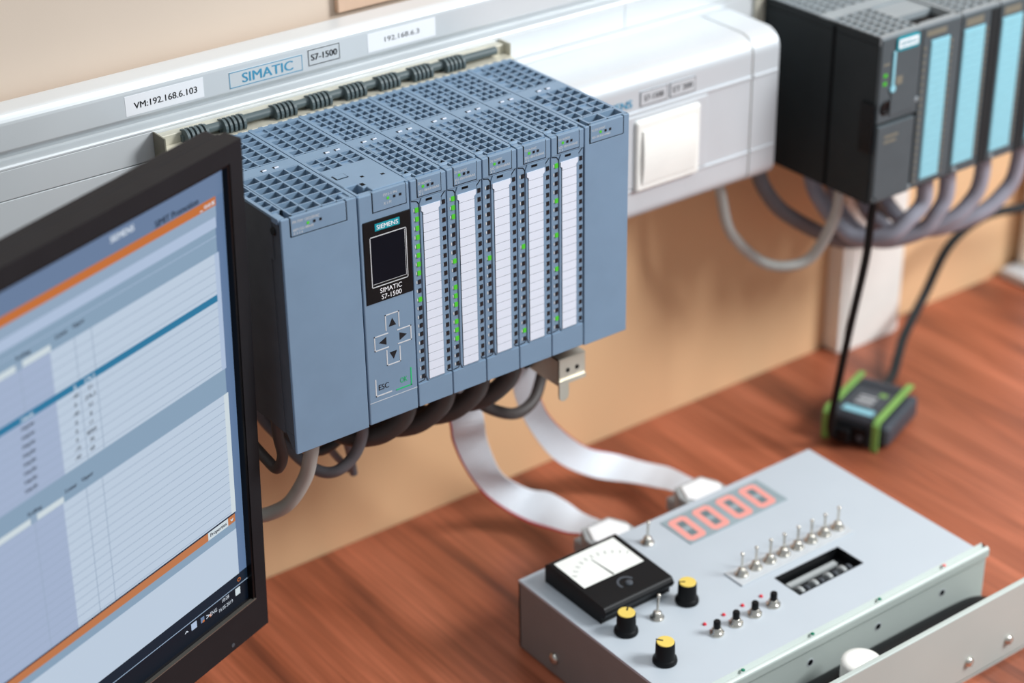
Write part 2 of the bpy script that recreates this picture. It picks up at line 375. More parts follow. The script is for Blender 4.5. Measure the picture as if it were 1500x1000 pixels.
def label_panel(root, X0, x0, x1, z0, lines, leds, y=-0.35, drop=0.0):
    p = MB().box(X0 + x0, X0 + x1, y, 2.0, z0, TOP - 0.4 - drop).build('label_panel', 'blue', root, bevel=0.25)
    mb = MB(); frame_line(mb, X0 + x0 - .45, X0 + x1 + .45, z0 - .45, TOP - .5 - drop, -0.12, 0.5, sides='lrb', d=0.3); mb.build('panel_gap', 'gap', p)
    mb = MB()
    for tx, lx, lz, lh, w in lines: mb.text(tx, front(y - 0.04), X0 + lx, lz, w=w, h=lh, bold=0.01, align='l')
    mb.build('lettering', 'greyprint', p)
    for i, (lx, lz, on) in enumerate(leds):
        MB().box(X0 + lx - .75, X0 + lx + .75, y - .22, y + .1, lz - .75, lz + .75).build('status_light', 'led_on' if on else 'led_off', p)

# power supply module (50 wide)
pm = thing('power_module', 'wide plain-fronted blue grey module next to the monitor', 'controller module', (25, 129, 0), 'modules on the long rail')
shell(pm, 0, 50)
g = MB(); top_frame(g, 0, 50)
lattice(g, 2, 48, 71, 117, 5, 7, TOP - 9, TOP - .02)
lattice(g, 9.5, 48, 3, 58.5, 4, 7, TOP - 9, TOP - .02); lattice(g, 2, 8, 12, 58.5, 1, 6, TOP - 9, TOP - .02)
for k in range(6): g.box(8, 9.5, 13 + k * 7.7, 17 + k * 7.7, TOP - 3, TOP - 1.2)
g.build('vent_grille', 'blue', pm)
band_slots(pm, 0, 50, (7, 26, 34))
MB().extrude_y([(0.4, -1), (49.6, -1), (49.6, 147), (43, 147), (43, 134.9), (6.8, 134.9), (6.8, 146.5), (1.4, 146.5)], 0, 2.2).build('front_flap', 'blue', pm, bevel=0.5)
MB().box(0.9, 49.2, 2.2, 12.5, 10, 143).box(0.9, 49.2, 2.2, 5, 0, 10).extrude_x([(2.2, 10), (2.2, 0), (5, 0), (12.5, 10)], 0.8, 2.5).build('flap_frame', 'dark', pm, bevel=0.3)
MB().box(2, 48, 4, 12, 120, 143).build('terminal_recess', 'gap', pm)
MB().box(0.6, 5.5, 3, 12, 143, 146.4).box(44, 49.2, 3, 12, 143, 146.2).build('hinge', 'blue', pm, bevel=0.5)
MB().lathe([(2.2, -1.2), (2.6, -.6), (2.6, .6), (2.2, 1.2)], (1.0, 7.5, 138), 'x', 14).build('hinge_pin', 'black', pm)
label_panel(pm, 0, 7.3, 42.4, 135.4, [('PM 70W 120/230VAC', 8.4, 143.6, 1.7, 17), ('6EP1332-4BA00', 8.4, 138.9, 1.6, 13), ('X 2 3 4', 8.4, 136.8, 1.3, 6)], [(18, 141, True), (22, 141, False), (26, 141, False)])

# processor module with display (35 wide)
cp = thing('processor_module', 'blue grey module with dark display and arrow keys', 'controller module', (67.5, 129, 0), 'modules on the long rail')
shell(cp, 50, 85)
g = MB(); top_frame(g, 50, 85)
lattice(g, 52, 83, 71, 117, 4, 7, TOP - 9, TOP - .02, skip=[(0, k) for k in (1, 4, 6)] + [(2, 5)])
lattice(g, 52, 83, 41, 58.5, 4, 3, TOP - 9, TOP - .02, skip=[(0, 1), (2, 0)])
g.build('vent_grille', 'blue', cp)
MB().extrude_z([(50.6, 14), (59, 14), (59, 8), (61.5, 8), (61.5, 2), (84.6, 2), (84.6, 40.4), (50.6, 40.4)], TOP - 6, TOP + 0.3).build('top_cover', 'blue', cp, bevel=0.5)
MB().box(52.9, 60.9, 25.2, 31.2, TOP + .3, TOP + .42, 0).box(53.6, 60.4, 25.8, 30.6, TOP + .4, TOP + .7, 1).build('cover_button', ['gap', 'blue'], cp)
MB().box(60, 62.5, 10, 13.5, TOP + .28, TOP + .36).box(66, 68, 20, 22, TOP + .28, TOP + .36).box(77, 79.4, 16, 18, TOP + .28, TOP + .36).build('cover_slot', 'gap', cp)
MB().box(50.6, 84.4, 0, 5, -0.3, 146.2).build('front_flap', 'blue', cp, bevel=0.7)
MB().box(51, 84, 5, 13, 6, 141).build('flap_frame', 'dark', cp)
band_slots(cp, 50, 85, (18, 25))
label_panel(cp, 50, 9.9, 32, 134.6, [('1511-1 PN', 7 + 10, 143.4, 1.6, 9), ('X 1 P1', 17, 138.2, 1.6, 5)], [(20, 141, True), (24.2, 141, False), (28.2, 141, False)])
dp = MB().box(52.5, 84.35, -0.55, 1, 78.5, 130).build('display_panel', 'black', cp, bevel=0.3)
mb = MB(); frame_line(mb, 56.3, 81, 88.4, 120.2, -0.75, 0.5, d=0.3); frame_line(mb, 57.4, 79.9, 90.4, 119.2, -0.72, 0.25, d=0.2, sides='rb'); mb.build('display_frame', 'greyprint', dp)
MB().box(57, 80, -0.68, 0, 90.3, 119.4).build('display_glass', 'glass', dp)
MB().box(60.2, 76.8, -0.68, 0, 123.1, 127.6).build('brand_plate', 'teal', dp)
mb = MB(); mb.text('SIEMENS', front(-0.74), 68.5, 125.3, 14.2, 2.7, bold=0.014)
mb.text('SIMATIC', front(-0.62), 69, 85.4, 14.8, 3.0, bold=0.006); mb.text('S7-1500', front(-0.62), 69.2, 81.2, 13.6, 3.0, bold=0.006); mb.build('lettering', 'sticker', dp)
# arrow keys
YK = -0.14
for cx, cz, ang, open_side in ((69.0, 62.6, 0, 'b'), (68.8, 41.6, 180, 't'), (62.2, 52.1, 90, 'r'), (75.6, 52.0, -90, 'l')):
    k_ = MB(); hw = 4.9
    if open_side in 'bt': x0, x1, z0, z1 = cx - hw, cx + hw, cz - 5.0, cz + 7.0; z0, z1 = (cz - 4.2, cz + 6.2) if open_side == 'b' else (cz - 6.2, cz + 4.2)
    else: x0, x1, z0, z1 = ((cx - 6.2, cx + 3.6) if open_side == 'r' else (cx - 3.6, cx + 6.2)) + (cz - hw, cz + hw)
    frame_line(k_, x0, x1, z0, z1, YK, 0.7, sides=''.join(c for c in 'lrtb' if c != open_side), d=0.2)
    ko = k_.build('key_outline', 'greyprint', cp)
    tri = [(-2.5, -2.1), (2.5, -2.1), (0, 2.9)]; ca, sa = math.cos(R(ang)), math.sin(R(ang))
    MB().extrude_y([(cx + x * ca - z * sa, cz + x * sa + z * ca) for x, z in tri], YK, YK + .2).build('arrow_mark', 'ink', ko)
mb = MB(); frame_line(mb, 55.2, 66.5, 17.4, 29, YK, 0.75, sides='lb', d=.2); es = mb.build('key_outline', 'greyprint', cp)
MB().text('ESC', front(YK), 61, 23, 7.0, 3.6, bold=0.01).build('lettering', 'ink', es)
mb = MB(); frame_line(mb, 69.5, 80.6, 17, 29, YK, 0.75, sides='rb', d=.2); mb.text('OK', front(YK), 75, 22.7, 5.0, 3.4, bold=0.004); mb.build('key_outline', 'green_ink', cp)
mb = MB(); stroke(mb, [(51, 14.2), (84.2, 14.2)], -0.1, 0.35); mb.build('flap_gap', 'greyprint', cp)

# signal modules (25 wide)
NF = 20; PITCH = 108.0 / 19
lit = [[0, 1, 2, 3, 4, 5, 6, 7, 10], [0, 1, 2, 7, 10, 11, 12, 14, 15, 16], [8], [8, 18], [0, 4, 8, 12, 18]]
names = ['slim blue grey signal module beside the display module, nine green lights',
         'slim blue grey signal module with ten scattered green lights in its column',
         'middle slim blue grey signal module, one green light halfway down its column',
         'slim blue grey signal module with two yellow-green lights, one low in its column',
         'slim blue grey signal module beside the plain end module, five spaced green lights']
texts = ['DI 16x24VDC', 'DI 16x24VDC', 'DQ 16x24VDC', 'DQ 16x24VDC', 'DQ 16x24VDC']
proto = {}
for i in range(5):
    X = 85 + 25 * i
    io = thing('signal_module', names[i], 'controller module', (X + 12.5, 129, 0), 'modules on the long rail')
    def part(key, fn, mats, bevel=0.0, parent=io, nm=None):
        if key in proto:
            o = clone(proto[key], parent, nm or key); ORG[o.name] = ORG[io.name]; return o
        mb = MB(); fn(mb); o = mb.build(nm or key, mats, parent, bevel=bevel, origin=ORG[io.name]); proto[key] = o; return o
    part('casing', lambda mb: (mb.box(X + .35, X + 24.65, 12, 119.5, 8, 120), mb.box(X + 1.6, X + 23.4, 13, 118, 120, 120.2, 1), [mb.box(*b_, 120, TOP - 1.6) for b_ in ((X + .35, X + 1.5, 9, 119.5), (X + 23.5, X + 24.65, 9, 119.5), (X + 1.5, X + 23.5, 118.3, 119.5))]), ['dark', 'gap'])
    def grille(mb):
        top_frame(mb, X, X + 25, 6.0)
        lattice(mb, X + 2.2, X + 22.8, 71, 117, 4, 7, TOP - 9, TOP - .02, bar=1.1, skip=[(0, k) for k in range(1, 7, 2)] + [(2, 3), (2, 5)])
        lattice(mb, X + 6.6, X + 22.8, 4, 58.5, 3, 8, TOP - 9, TOP - .02, bar=0.95, skip=[(0, 7), (1, 7), (0, 6), (1, 6)])
        lattice(mb, X + 1.8, X + 5.4, 13, 58.5, 1, 7, TOP - 9, TOP - .02, bar=0.9)
    part('vent_grille', grille, 'blue')
    part('hinge', lambda mb: (mb.lathe([(1.5, -3), (1.7, -2.4), (1.7, 2.4), (1.5, 3)], (X + 3.5, 8.5, TOP - 1.2), 'x', 12), mb.box(X + 6, X + 8, 3, 9, TOP - 4, TOP - .6), mb.box(X + .5, X + 4.6, 2, 6, TOP - 4, TOP - .5)), 'blue')
    part('front_flap', lambda mb: mb.box(X + .4, X + 24.6, 0.55, 5, 0, 146.2).box(X + .4, X + 24.6, 0, 1, 0, 15.4).box(X + .4, X + 24.6, 0, 1, 134.2, 146.2), 'blue', 0.35)
    part('flap_frame', lambda mb: mb.box(X + .9, X + 24.1, 5, 12.5, 6, 140), 'dark')
    part('label_cover', lambda mb: mb.extrude_y([(X + 6.0, 19), (X + 7.5, 15.6), (X + 19.4, 15.6), (X + 20.9, 19), (X + 20.9, 131), (X + 19.5, 134.1), (X + 7.4, 134.1), (X + 6.0, 131)], -0.15, 1.2), 'blue', 0.2)
    def gaps(mb):
        stroke(mb, [(X + .9, 133.7), (X + 4.6, 132.8), (X + 6.0, 130.6), (X + 6.0, 126)], 0.4, 0.5)
        stroke(mb, [(X + 24.4, 134.5), (X + 21.2, 131.2), (X + 20.9, 126)], 0.4, 0.5)
        stroke(mb, [(X + .8, 16.4), (X + 4.6, 16.8), (X + 6.2, 19.5)], 0.4, 0.45); stroke(mb, [(X + 24.3, 16.4), (X + 22, 17), (X + 20.8, 19.5)], 0.4, 0.45)
        mb.box(X + 10.3, X + 14.6, -0.3, 0.2, 131.8, 133.2)
    part('flap_gap', gaps, 'gap')
    st = part('label_strip', lambda mb: mb.box(X + 7.7, X + 18.9, -0.3, 0, 16.8, 129.0), 'gap')
    fh = (129.4 - 16.8) / NF
    f0 = None
    for k in range(NF):
        z1 = 129.4 - k * fh
        if k == 0:
            part('label_field_wide', lambda mb: mb.extrude_y([(X + 8.0, z1 - fh + .3), (X + 18.6, z1 - fh + .3), (X + 18.6, z1 - fh + 1.8), (X + 19.8, z1 - fh + 2.8), (X + 19.8, z1), (X + 6.8, z1), (X + 6.8, z1 - fh + 2.8), (X + 8.0, z1 - fh + 1.8)], -0.62, -0.2), 'paper', parent=st, nm='label_field')
        else:
            part('label_field%d' % k, lambda mb: mb.box(X + 7.9, X + 18.7, -0.55, -0.2, z1 - fh + .3, z1), 'paper', parent=st, nm='label_field')
    on = lit[i]
    mb = MB()
    for k in range(NF):
        zc = 127.7 - k * PITCH
        mb.box(X + 21.7, X + 23.7, 0.1, .7, zc - 1.35, zc + 1.35)
        if k not in on: mb.box(X + 3.3, X + 5.1, 0.1, .7, zc - 1.35, zc + 1.35)
    tag(mb.build('unlit_lights', 'led_off', io), kind='stuff')
    mb = MB()
    for k in range(NF):
        zc = 127.7 - k * PITCH
        mb.box(X + 20.95, X + 21.35, .38, .5, zc - 1, zc + 1); mb.box(X + 2.0, X + 2.7, .42, .5, zc - .9, zc + .9)
    tag(mb.build('light_numbers', 'greyprint', io), kind='stuff')
    for k in on:
        zc = 127.7 - k * PITCH
        MB().box(X + 3.25, X + 5.15, -0.1, .7, zc - 1.4, zc + 1.4).build('green_light', 'led_on', io)
    band_slots(io, X, X + 25, (8.5, 15.5))
    label_panel(io, X, 4.9, 20.8, 135.6, [(texts[i], 5.5, 143.6, 1.6, 8.5), ('52%d-1BH10-0AA0' % (1 if i < 2 else 2), 5.5, 138.8, 1.5, 14), ('X 3', 5.5, 136.9, 1.1, 3)], [(8.6, 141.4, True), (12, 141.4, False), (15, 141.4, False)])

# plain end module (35 wide)
ps = thing('end_module', 'plain-fronted blue grey end module nearest the silver housing', 'controller module', (227.5, 129, 0), 'modules on the long rail')
shell(ps, 210, 245)
g = MB(); top_frame(g, 210, 245)
lattice(g, 212, 243, 71, 117, 4, 7, TOP - 9, TOP - .02, bar=1.1, skip=[(0, k) for k in range(0, 7, 2)])
lattice(g, 212, 243, 14, 58.5, 4, 6, TOP - 9, TOP - .02, bar=1.1, skip=[(0, 3), (1, 5), (2, 1)])
lattice(g, 216, 243, 3, 12, 2, 1, TOP - 9, TOP - .02, bar=1.4)
g.build('vent_grille', 'blue', ps)
band_slots(ps, 210, 245, (12, 19))
MB().extrude_y([(210.5, -1), (244.6, -1), (244.6, 147), (240.4, 147), (240.4, 135), (214.0, 135), (214.0, 146.5), (210.5, 146.5)], 0, 2.2).build('front_flap', 'blue', ps, bevel=0.4)
MB().box(211, 244, 2.2, 12, 6, 142).build('flap_frame', 'dark', ps)
label_panel(ps, 210, 4.6, 29.7, 135.5, [('PS 25W 24VDC', 5.6, 143.2, 1.5, 10), ('505-0KA00-0AB0', 5.6, 138.6, 1.4, 14)], [(12.2, 141, True), (16, 141, False), (19.5, 141, False)])

# metal bracket under the modules
b = thing('shield_bracket', 'small nickel metal bracket with two holes under the modules', 'bracket', (215, 40, -50))
MB().box(204, 226, 18, 19.2, -37, -18).box(204, 226, 18, 42, -19, -17.6).box(204, 205.2, 18, 48, -37, -17.6).box(205, 224, 30, 40, -34, -19, 0).build('bracket_body', 'nickel', b, bevel=0.4)
MB().extrude_y([(203.5, -43)] + [(207.5 + 4 * math.cos(R(a)), -44 + 4 * math.sin(R(a))) for a in range(180, 361, 30)] + [(211.5, -36), (225.5, -36), (225.5, -33), (203.5, -33)], 16.6, 18).build('bracket_tongue', 'nickel', b, bevel=0.3)
for x in (211.5, 219): MB().lathe([(1.5, 0), (1.5, .3)], (x, 18.05, -27), 'y', 14).build('bracket_hole', 'gap', b)
MB().box(200, 214, 48, 60, -36, -8).box(203, 226, 42, 60, -20, -4).build('bracket_arm', 'black', b, bevel=0.6)

# ------------------------------------------------------------------ anthracite controller further along
X3, Y3, Z3 = 484.0, 20.0, 9.0
def a_base(nm, label, x0, w):
    t_ = thing(nm, label, 'controller module', (X3 + x0 + w / 2, Y3 + 115, Z3), 'anthracite modules on the second rail')
    a, b_ = X3 + x0 + .4, X3 + x0 + w - .4
    MB().box(a, b_, Y3 + 3, Y3 + 116, Z3, Z3 + 118).box(a, a + 1.5, Y3 + 3, Y3 + 116, Z3 + 118, Z3 + 124).box(b_ - 1.5, b_, Y3 + 3, Y3 + 116, Z3 + 118, Z3 + 124).build('casing', 'anthracite', t_, bevel=0.8)
    g_ = MB()
    a, b_ = a + .3, b_ - .3
    g_.box(a, b_, Y3 + 1, Y3 + 4, Z3 + 119, Z3 + 125).box(a, b_, Y3 + 50, Y3 + 62, Z3 + 119, Z3 + 125).box(a, b_, Y3 + 112, Y3 + 116, Z3 + 119, Z3 + 125)
    lattice(g_, a + 1, b_ - 1, Y3 + 62, Y3 + 112, max(3, int(w / 10)), 8, Z3 + 119, Z3 + 124.98, bar=1.3)
    lattice(g_, a + 1, a + 1 + 36 if w > 40 else b_ - 1, Y3 + 5, Y3 + 50, 4, 7, Z3 + 119, Z3 + 124.98, bar=1.3)
    if w > 40: g_.box(a + 40, b_, Y3 + 4, Y3 + 6, Z3 + 119, Z3 + 125).box(b_ - 3, b_, Y3 + 4, Y3 + 50, Z3 + 119, Z3 + 125).box(a + 40, b_, Y3 + 26, Y3 + 50, Z3 + 119, Z3 + 123.5)
    g_.build('vent_grille', 'anthgrid', t_)
    return t_
def a_strip(t_, x0, x1, z0, z1):
    s_ = MB().box(X3 + x0 - .5, X3 + x1 + .5, Y3 - .5, Y3 + 1, Z3 + z0 - .5, Z3 + z1 + .5).build('label_strip', 'cyan', t_)
    n = 20; hgt = (z1 - z0) / n
    for k in range(n): MB().box(X3 + x0, X3 + x1, Y3 - .9, Y3 - .5, Z3 + z0 + k * hgt + .25, Z3 + z0 + (k + 1) * hgt).build('label_field', 'cyan', s_)
def a_ticks(t_, x, z0, z1, n=20):
    mb = MB()
    for k in range(n): mb.box(X3 + x, X3 + x + 1.8, Y3 - .3, Y3 + .5, Z3 + z0 + (z1 - z0) * k / n, Z3 + z0 + (z1 - z0) * (k + .5) / n)
    tag(mb.build('light_numbers', 'khaki', t_), kind='stuff')
def a_screw(t_, x, z):
    MB().lathe([(2.0, 0), (2.2, .6), (1.4, 1.2)], (X3 + x, Y3, Z3 + z), 'y', 14).build('fixing_screw', 'anthgrid', t_)
ac = a_base('compact_processor', 'anthracite processor module with turquoise nameplate and one cyan strip', 0, 80)
MB().box(X3 + .8, X3 + 40, Y3, Y3 + 4, Z3 + 62, Z3 + 123).box(X3 + 41, X3 + 79.4, Y3, Y3 + 4, Z3 + 3, Z3 + 123).build('front_face', 'anthfront', ac, bevel=0.5)
MB().box(X3 + 1.5, X3 + 38, Y3 - 1.2, Y3 + 3, Z3 + 2, Z3 + 60).build('lower_door', 'anthfront', ac, bevel=1.0)
MB().box(X3 + 12, X3 + 38, Y3 - .8, Y3, Z3 + 66, Z3 + 113).build('card_cover', 'anthfront', ac, bevel=.5)
np_ = MB().extrude_y([(X3 + x, Z3 + z) for x, z in ((14, 114), (16, 112.5), (34, 112.5), (36, 114), (36, 121), (34, 122.5), (16, 122.5), (14, 121))], Y3 - 1.2, Y3 - .2).build('nameplate', 'teal', ac)
MB().box(X3 + 15.5, X3 + 34.5, Y3 - 1.4, Y3 - 1.1, Z3 + 114.4, Z3 + 120.6).text('SIEMENS', front(Y3 - 1.45), X3 + 25, Z3 + 117.4, 16, 3.4, m=1, bold=.02).build('nameplate_print', ['sticker', 'teal'], np_)
MB().box(X3 + 11.5, X3 + 14, Y3 - 1.2, Y3, Z3 + 86, Z3 + 113).lathe([(2.6, 0), (2.6, 1.4)], (X3 + 13, Y3, Z3 + 86), 'y', 14).build('status_bar', 'cyan', ac, bevel=.3)
for z in (97, 91): MB().box(X3 + 4.0, X3 + 7, Y3 - .5, Y3, Z3 + z - 1.2, Z3 + z + 1.2).build('green_light', 'led_on', ac)
MB().box(X3 + 3, X3 + 9, Y3 - .2, Y3, Z3 + 104, Z3 + 105.5).box(X3 + 16, X3 + 22, Y3 - .9, Y3 - .7, Z3 + 88, Z3 + 94).box(X3 + 8, X3 + 22, Y3 - 1.3, Y3 - 1.1, Z3 + 50, Z3 + 52).box(X3 + 8, X3 + 20, Y3 - 1.3, Y3 - 1.1, Z3 + 46, Z3 + 48).box(X3 + 44, X3 + 64, Y3 - .3, Y3, Z3 + 116, Z3 + 120).build('front_print', 'khaki', ac)
tag(bpy.data.objects['front_print'], kind='stuff')
MB().lathe([(5.5, 0), (5.5, .6), (3, .7), (3, .2)], (X3 + 8, Y3, Z3 + 73), 'y', 18).build('mode_switch', 'black', ac)
MB().box(X3 - 2, X3 + .5, Y3 + 2, Y3 + 14, Z3 + 40, Z3 + 76).build('side_tab', 'black', ac, bevel=.6)
MB().box(X3 - .05, X3 + .5, Y3 + 44, Y3 + 46.5, Z3 + 1, Z3 + 122).build('side_seam', 'gap', ac)
MB().box(X3 + 42, X3 + 76, Y3 + 7, Y3 + 24, Z3 + 118.1, Z3 + 119).lathe([(4, 118), (4, 122), (2, 122.5)], (X3 + 56, Y3 + 14, Z3), 'z', 14).build('battery_bay', 'black', ac)
a_strip(ac, 49.5, 67.5, 8, 112); a_ticks(ac, 42.5, 6, 112); a_ticks(ac, 69.5, 8, 112)
a_screw(ac, 3.5, 5); a_screw(ac, 38, 5); a_screw(ac, 38, 72)
alab = ['anthracite signal module with cyan strip right beside the turquoise-nameplate processor', 'anthracite signal module with cyan strip, third along the second rail',
        'anthracite signal module cut off at the far right of the picture']
for i in range(3):
    x = 80 + 40 * i
    am = a_base('slim_signal_module', alab[i], x, 40)
    MB().box(X3 + x + .8, X3 + x + 39.2, Y3, Y3 + 4, Z3 + 2, Z3 + 123).build('front_face', 'anthfront', am, bevel=.5)
    MB().box(X3 + x + 4, X3 + x + 22, Y3 - .3, Y3, Z3 + 114.5, Z3 + 120).build('front_print', 'khaki', am)
    a_strip(am, x + 3, x + 24, 10, 112); a_ticks(am, x + 26.5, 12, 112); a_screw(am, x + 6, 5)
    MB().box(X3 + x + 30, X3 + x + 38.6, Y3 - .6, Y3, Z3 + 3, Z3 + 122).build('front_ridge', 'anthracite', am, bevel=.5)
r2 = thing('second_mounting_rail', 'bright metal rail behind the anthracite modules', 'rail', (560, 138, 0))
MB().box(X3 - 8, X3 + 260, Y3 + 116, 138.8, Z3 - 6, Z3 + 134).build('rail_bar', 'railmetal', r2, bevel=.5)
MB().lathe([(3.4, 0), (3.4, 2), (2, 2.6)], (X3 - 4, Y3 + 116, Z3 + 128), 'y', 14).build('rail_screw', 'dark', r2)

# ------------------------------------------------------------------ things on the wall below
p_ = thing('vertical_duct', 'white vertical cable duct on the tan panel below the anthracite modules', 'cable duct', (636, 160, DESK))
MB().box(600, 672, 148, WALL, DESK, 8).build('duct_body', 'white', p_, bevel=1.5)
MB().box(606, 666, 146.4, 148, DESK, 8).build('duct_cover', 'white', p_, bevel=.8)
f_ = thing('stand_foot', 'white metal stand foot on the desk at the right picture edge', 'stand', (850, 120, DESK))
MB().box(815, 905, 60, 160, DESK, DESK + 9).build('foot_plate', 'silver', f_, bevel=2)
MB().box(836, 900, 140, 158, DESK + 9, 40).build('upright', 'white', f_, bevel=2)

# ------------------------------------------------------------------ cables
def cable(name, label, pts, rad, m, cat='cable', group=None):
    o = MB().tube(pts, rad).build(name, m, origin=pts[-1]); tag(o, label, cat, group); return o
G1 = 'cables under the blue grey modules'; G2 = 'cables under the anthracite modules'
big = [[(99.4, 34.0, 4), (97.9, 34.0, -20.5), (91.9, 38.0, -33.0), (81.7, 48.0, -42), (69.9, 66.0, -45), (60, 95, -36), (58, 112, -10)],
       [(128.6, 34.0, 4), (127.2, 34.0, -21.4), (121.2, 38.0, -34.0), (110.9, 48.0, -44.9), (99.1, 66.0, -49), (88, 95, -40), (86, 112, -10)],
       [(154.8, 34.0, 4), (153.5, 34.0, -21.9), (147.5, 38.0, -34.6), (137.2, 48.0, -45.5), (125.4, 66.0, -50), (112, 95, -40), (110, 112, -10)],
       [(180.0, 34.0, 4), (178.8, 34.0, -21.3), (172.8, 38.0, -34.1), (162.5, 48.0, -45.1), (150.6, 66.0, -50), (138, 95, -40), (136, 112, -10)]]
bl = ['thick dark grey cable leaving under the display module', 'thick dark grey cable, second from the display module, curving up beneath the signal modules',
      'thick dark grey cable, third from the display module, beneath the signal modules', 'thick dark grey cable whose bend hangs nearest the nickel bracket']
for i, q in enumerate(big): cable('module_cable', bl[i], q, 6.4, 'cable_dark', group=G1)
cable('looping_cable', 'thin dark cable looping under the modules to the nickel bracket', [(226, 72, -22), (229, 68.0, -50.0), (225.7, 66.0, -62), (214.5, 60.0, -71), (197.1, 56.0, -72), (177.4, 55.0, -61.1), (163, 58, -48)], 4.0, 'cable_dark', group=G1)
pmc = [('light grey cable curving down from the power module behind the monitor', [(29.6, 31.0, 6), (29.2, 32.0, -15.3), (27.9, 34.0, -29.3), (25.8, 39.0, -46.5), (18.6, 47.0, -65.0), (11.1, 56.0, -74.2), (3.3, 64.0, -78.2), (-6.6, 72.0, -78.4), (-25, 90, -70), (-40, 118, -40)], 4.5, 'cable_grey'),
       ('grey cable hanging in a round loop below the display module', [(72.5, 45, 6), (72.3, 45.0, -25.6), (71.6, 46.0, -38.2), (66.1, 48.0, -50.9), (56.5, 52.0, -59.6), (48.9, 60.0, -61.3), (41.8, 72.0, -55.4), (34.1, 86.0, -40.8), (28.2, 95.0, -28.0), (20, 105, 5)], 3.7, 'cable_mid'),
       ('dark cable making a tight bend beside the monitor edge', [(3.4, 28.0, 9.5), (4.2, 28.0, -4.0), (6.9, 30.0, -19.2), (5.8, 36.0, -30.3), (5.4, 48.0, -29.4), (4.3, 60.0, -25.2), (1.5, 72.0, -17.0), (-6, 90, 4)], 3.4, 'cable_dark'),
       ('dark grey cable arching low behind the power module', [(84, 68, -30), (77.5, 70.0, -44.4), (69.6, 72.0, -52.5), (57.9, 74.0, -56.6), (47.1, 76.0, -50.9), (40.2, 80.0, -42.7), (33, 90, -15)], 3.2, 'cable_dark')]
for lb, q, rad, m in pmc: cable('supply_cable', lb, q, rad, m, group=G1)
cable('stub_cable', 'short grey cable end dangling straight below the display module', [(80, 88, -30), (85.5, 90.0, -62.1), (90.6, 94.0, -78.9), (95.0, 98.0, -100.0)], 2.8, 'cable_mid', group=G1)
cable('stub_cable', 'slanting dark grey cable end crossing behind the round loop', [(58, 98, -38), (73.4, 100.0, -64.9), (85.0, 104.0, -84.3), (96.5, 107.0, -102)], 2.6, 'cable_mid', group=G1)
cable('hanging_cable', 'light grey cable hanging in a wide loop below the silver housing', [(424.5, 116, 30), (424.7, 115.0, 17.8), (426.7, 112.0, 2.1), (434.1, 108.0, -28.8), (459.4, 104.0, -57.4), (476.3, 92.0, -63.6), (492.2, 80.0, -55.3), (497.9, 66.0, -21.0), (497.2, 62.0, 0.2), (497, 62, 8.5)], 4.2, 'cable_grey', group=G2)
cable('hanging_cable', 'dark grey cable sagging behind the light grey loop', [(466, 118, 25), (468.4, 118.0, 7.5), (474.9, 115.0, -9.8), (493.2, 112.0, -31.9), (531.6, 105.0, -59.5), (556, 101.0, -70), (580, 100.0, -72), (600, 112, -62), (606, 122, -30), (606, 124, 0)], 6.0, 'cable_mid', group=G2)
lp = [[(563, 40.0, 5), (563.9, 40.0, -17), (551.1, 42.0, -28.8), (539.2, 50.0, -41.1), (526.1, 75.0, -46), (515, 100, -20), (512, 110, 5)],
      [(588, 40.0, 5), (588.6, 40.0, -19), (582.5, 42.0, -32.3), (573.1, 50.0, -48.4), (552.7, 75.0, -58), (540, 100, -40), (536, 112, 0)],
      [(627, 40.0, 5), (627.3, 40.0, -15), (622.3, 42.0, -31.2), (606.9, 50.0, -48.0), (583.0, 75.0, -62), (568, 100, -45), (562, 112, 0)],
      [(668, 40.0, 5), (668.4, 40.0, -15), (662.0, 42.0, -34), (638.7, 50.0, -53.0), (606.1, 75.0, -65), (590, 100, -45), (584, 112, 0)]]
ll = ['glossy grey cable bending under the turquoise-nameplate processor', 'glossy grey cable under the first cyan strip, second bend from the processor',
      'glossy grey cable, third bend from the processor, under the cyan strips', 'glossy grey cable bend nearest the right picture edge']
for i, q in enumerate(lp): cable('module_cable', ll[i], q, 6.2, 'cable_lit', group=G2)
cable('adapter_cable', 'thin black cable hanging from the anthracite processor to the green-striped adapter', [(492.8, 24.0, 14), (492.8, 24.0, 7.7), (492.3, 25.0, -4.3), (492.3, 27.0, -37.6), (489.0, 34.0, -95.6), (487, 41.0, -155), (486, 43, -180), (491, 46, -194), (499, 49.5, -195)], 3.0, 'black')
cable('usb_cable', 'dark grey cable running from the green-striped adapter up to the right', [(575, 71, -194), (598.2, 84.0, -196.0), (618.8, 98.0, -191.4), (643.2, 114.0, -186.1), (682.0, 130.0, -167.9), (706.3, 130.0, -130.5), (740.3, 125.0, -112.0), (780.1, 115.0, -110.4), (830, 100.0, -108), (900, 70, -100), (980, 10, -140), (1020, -40, -202)], 4.0, 'anthracite')

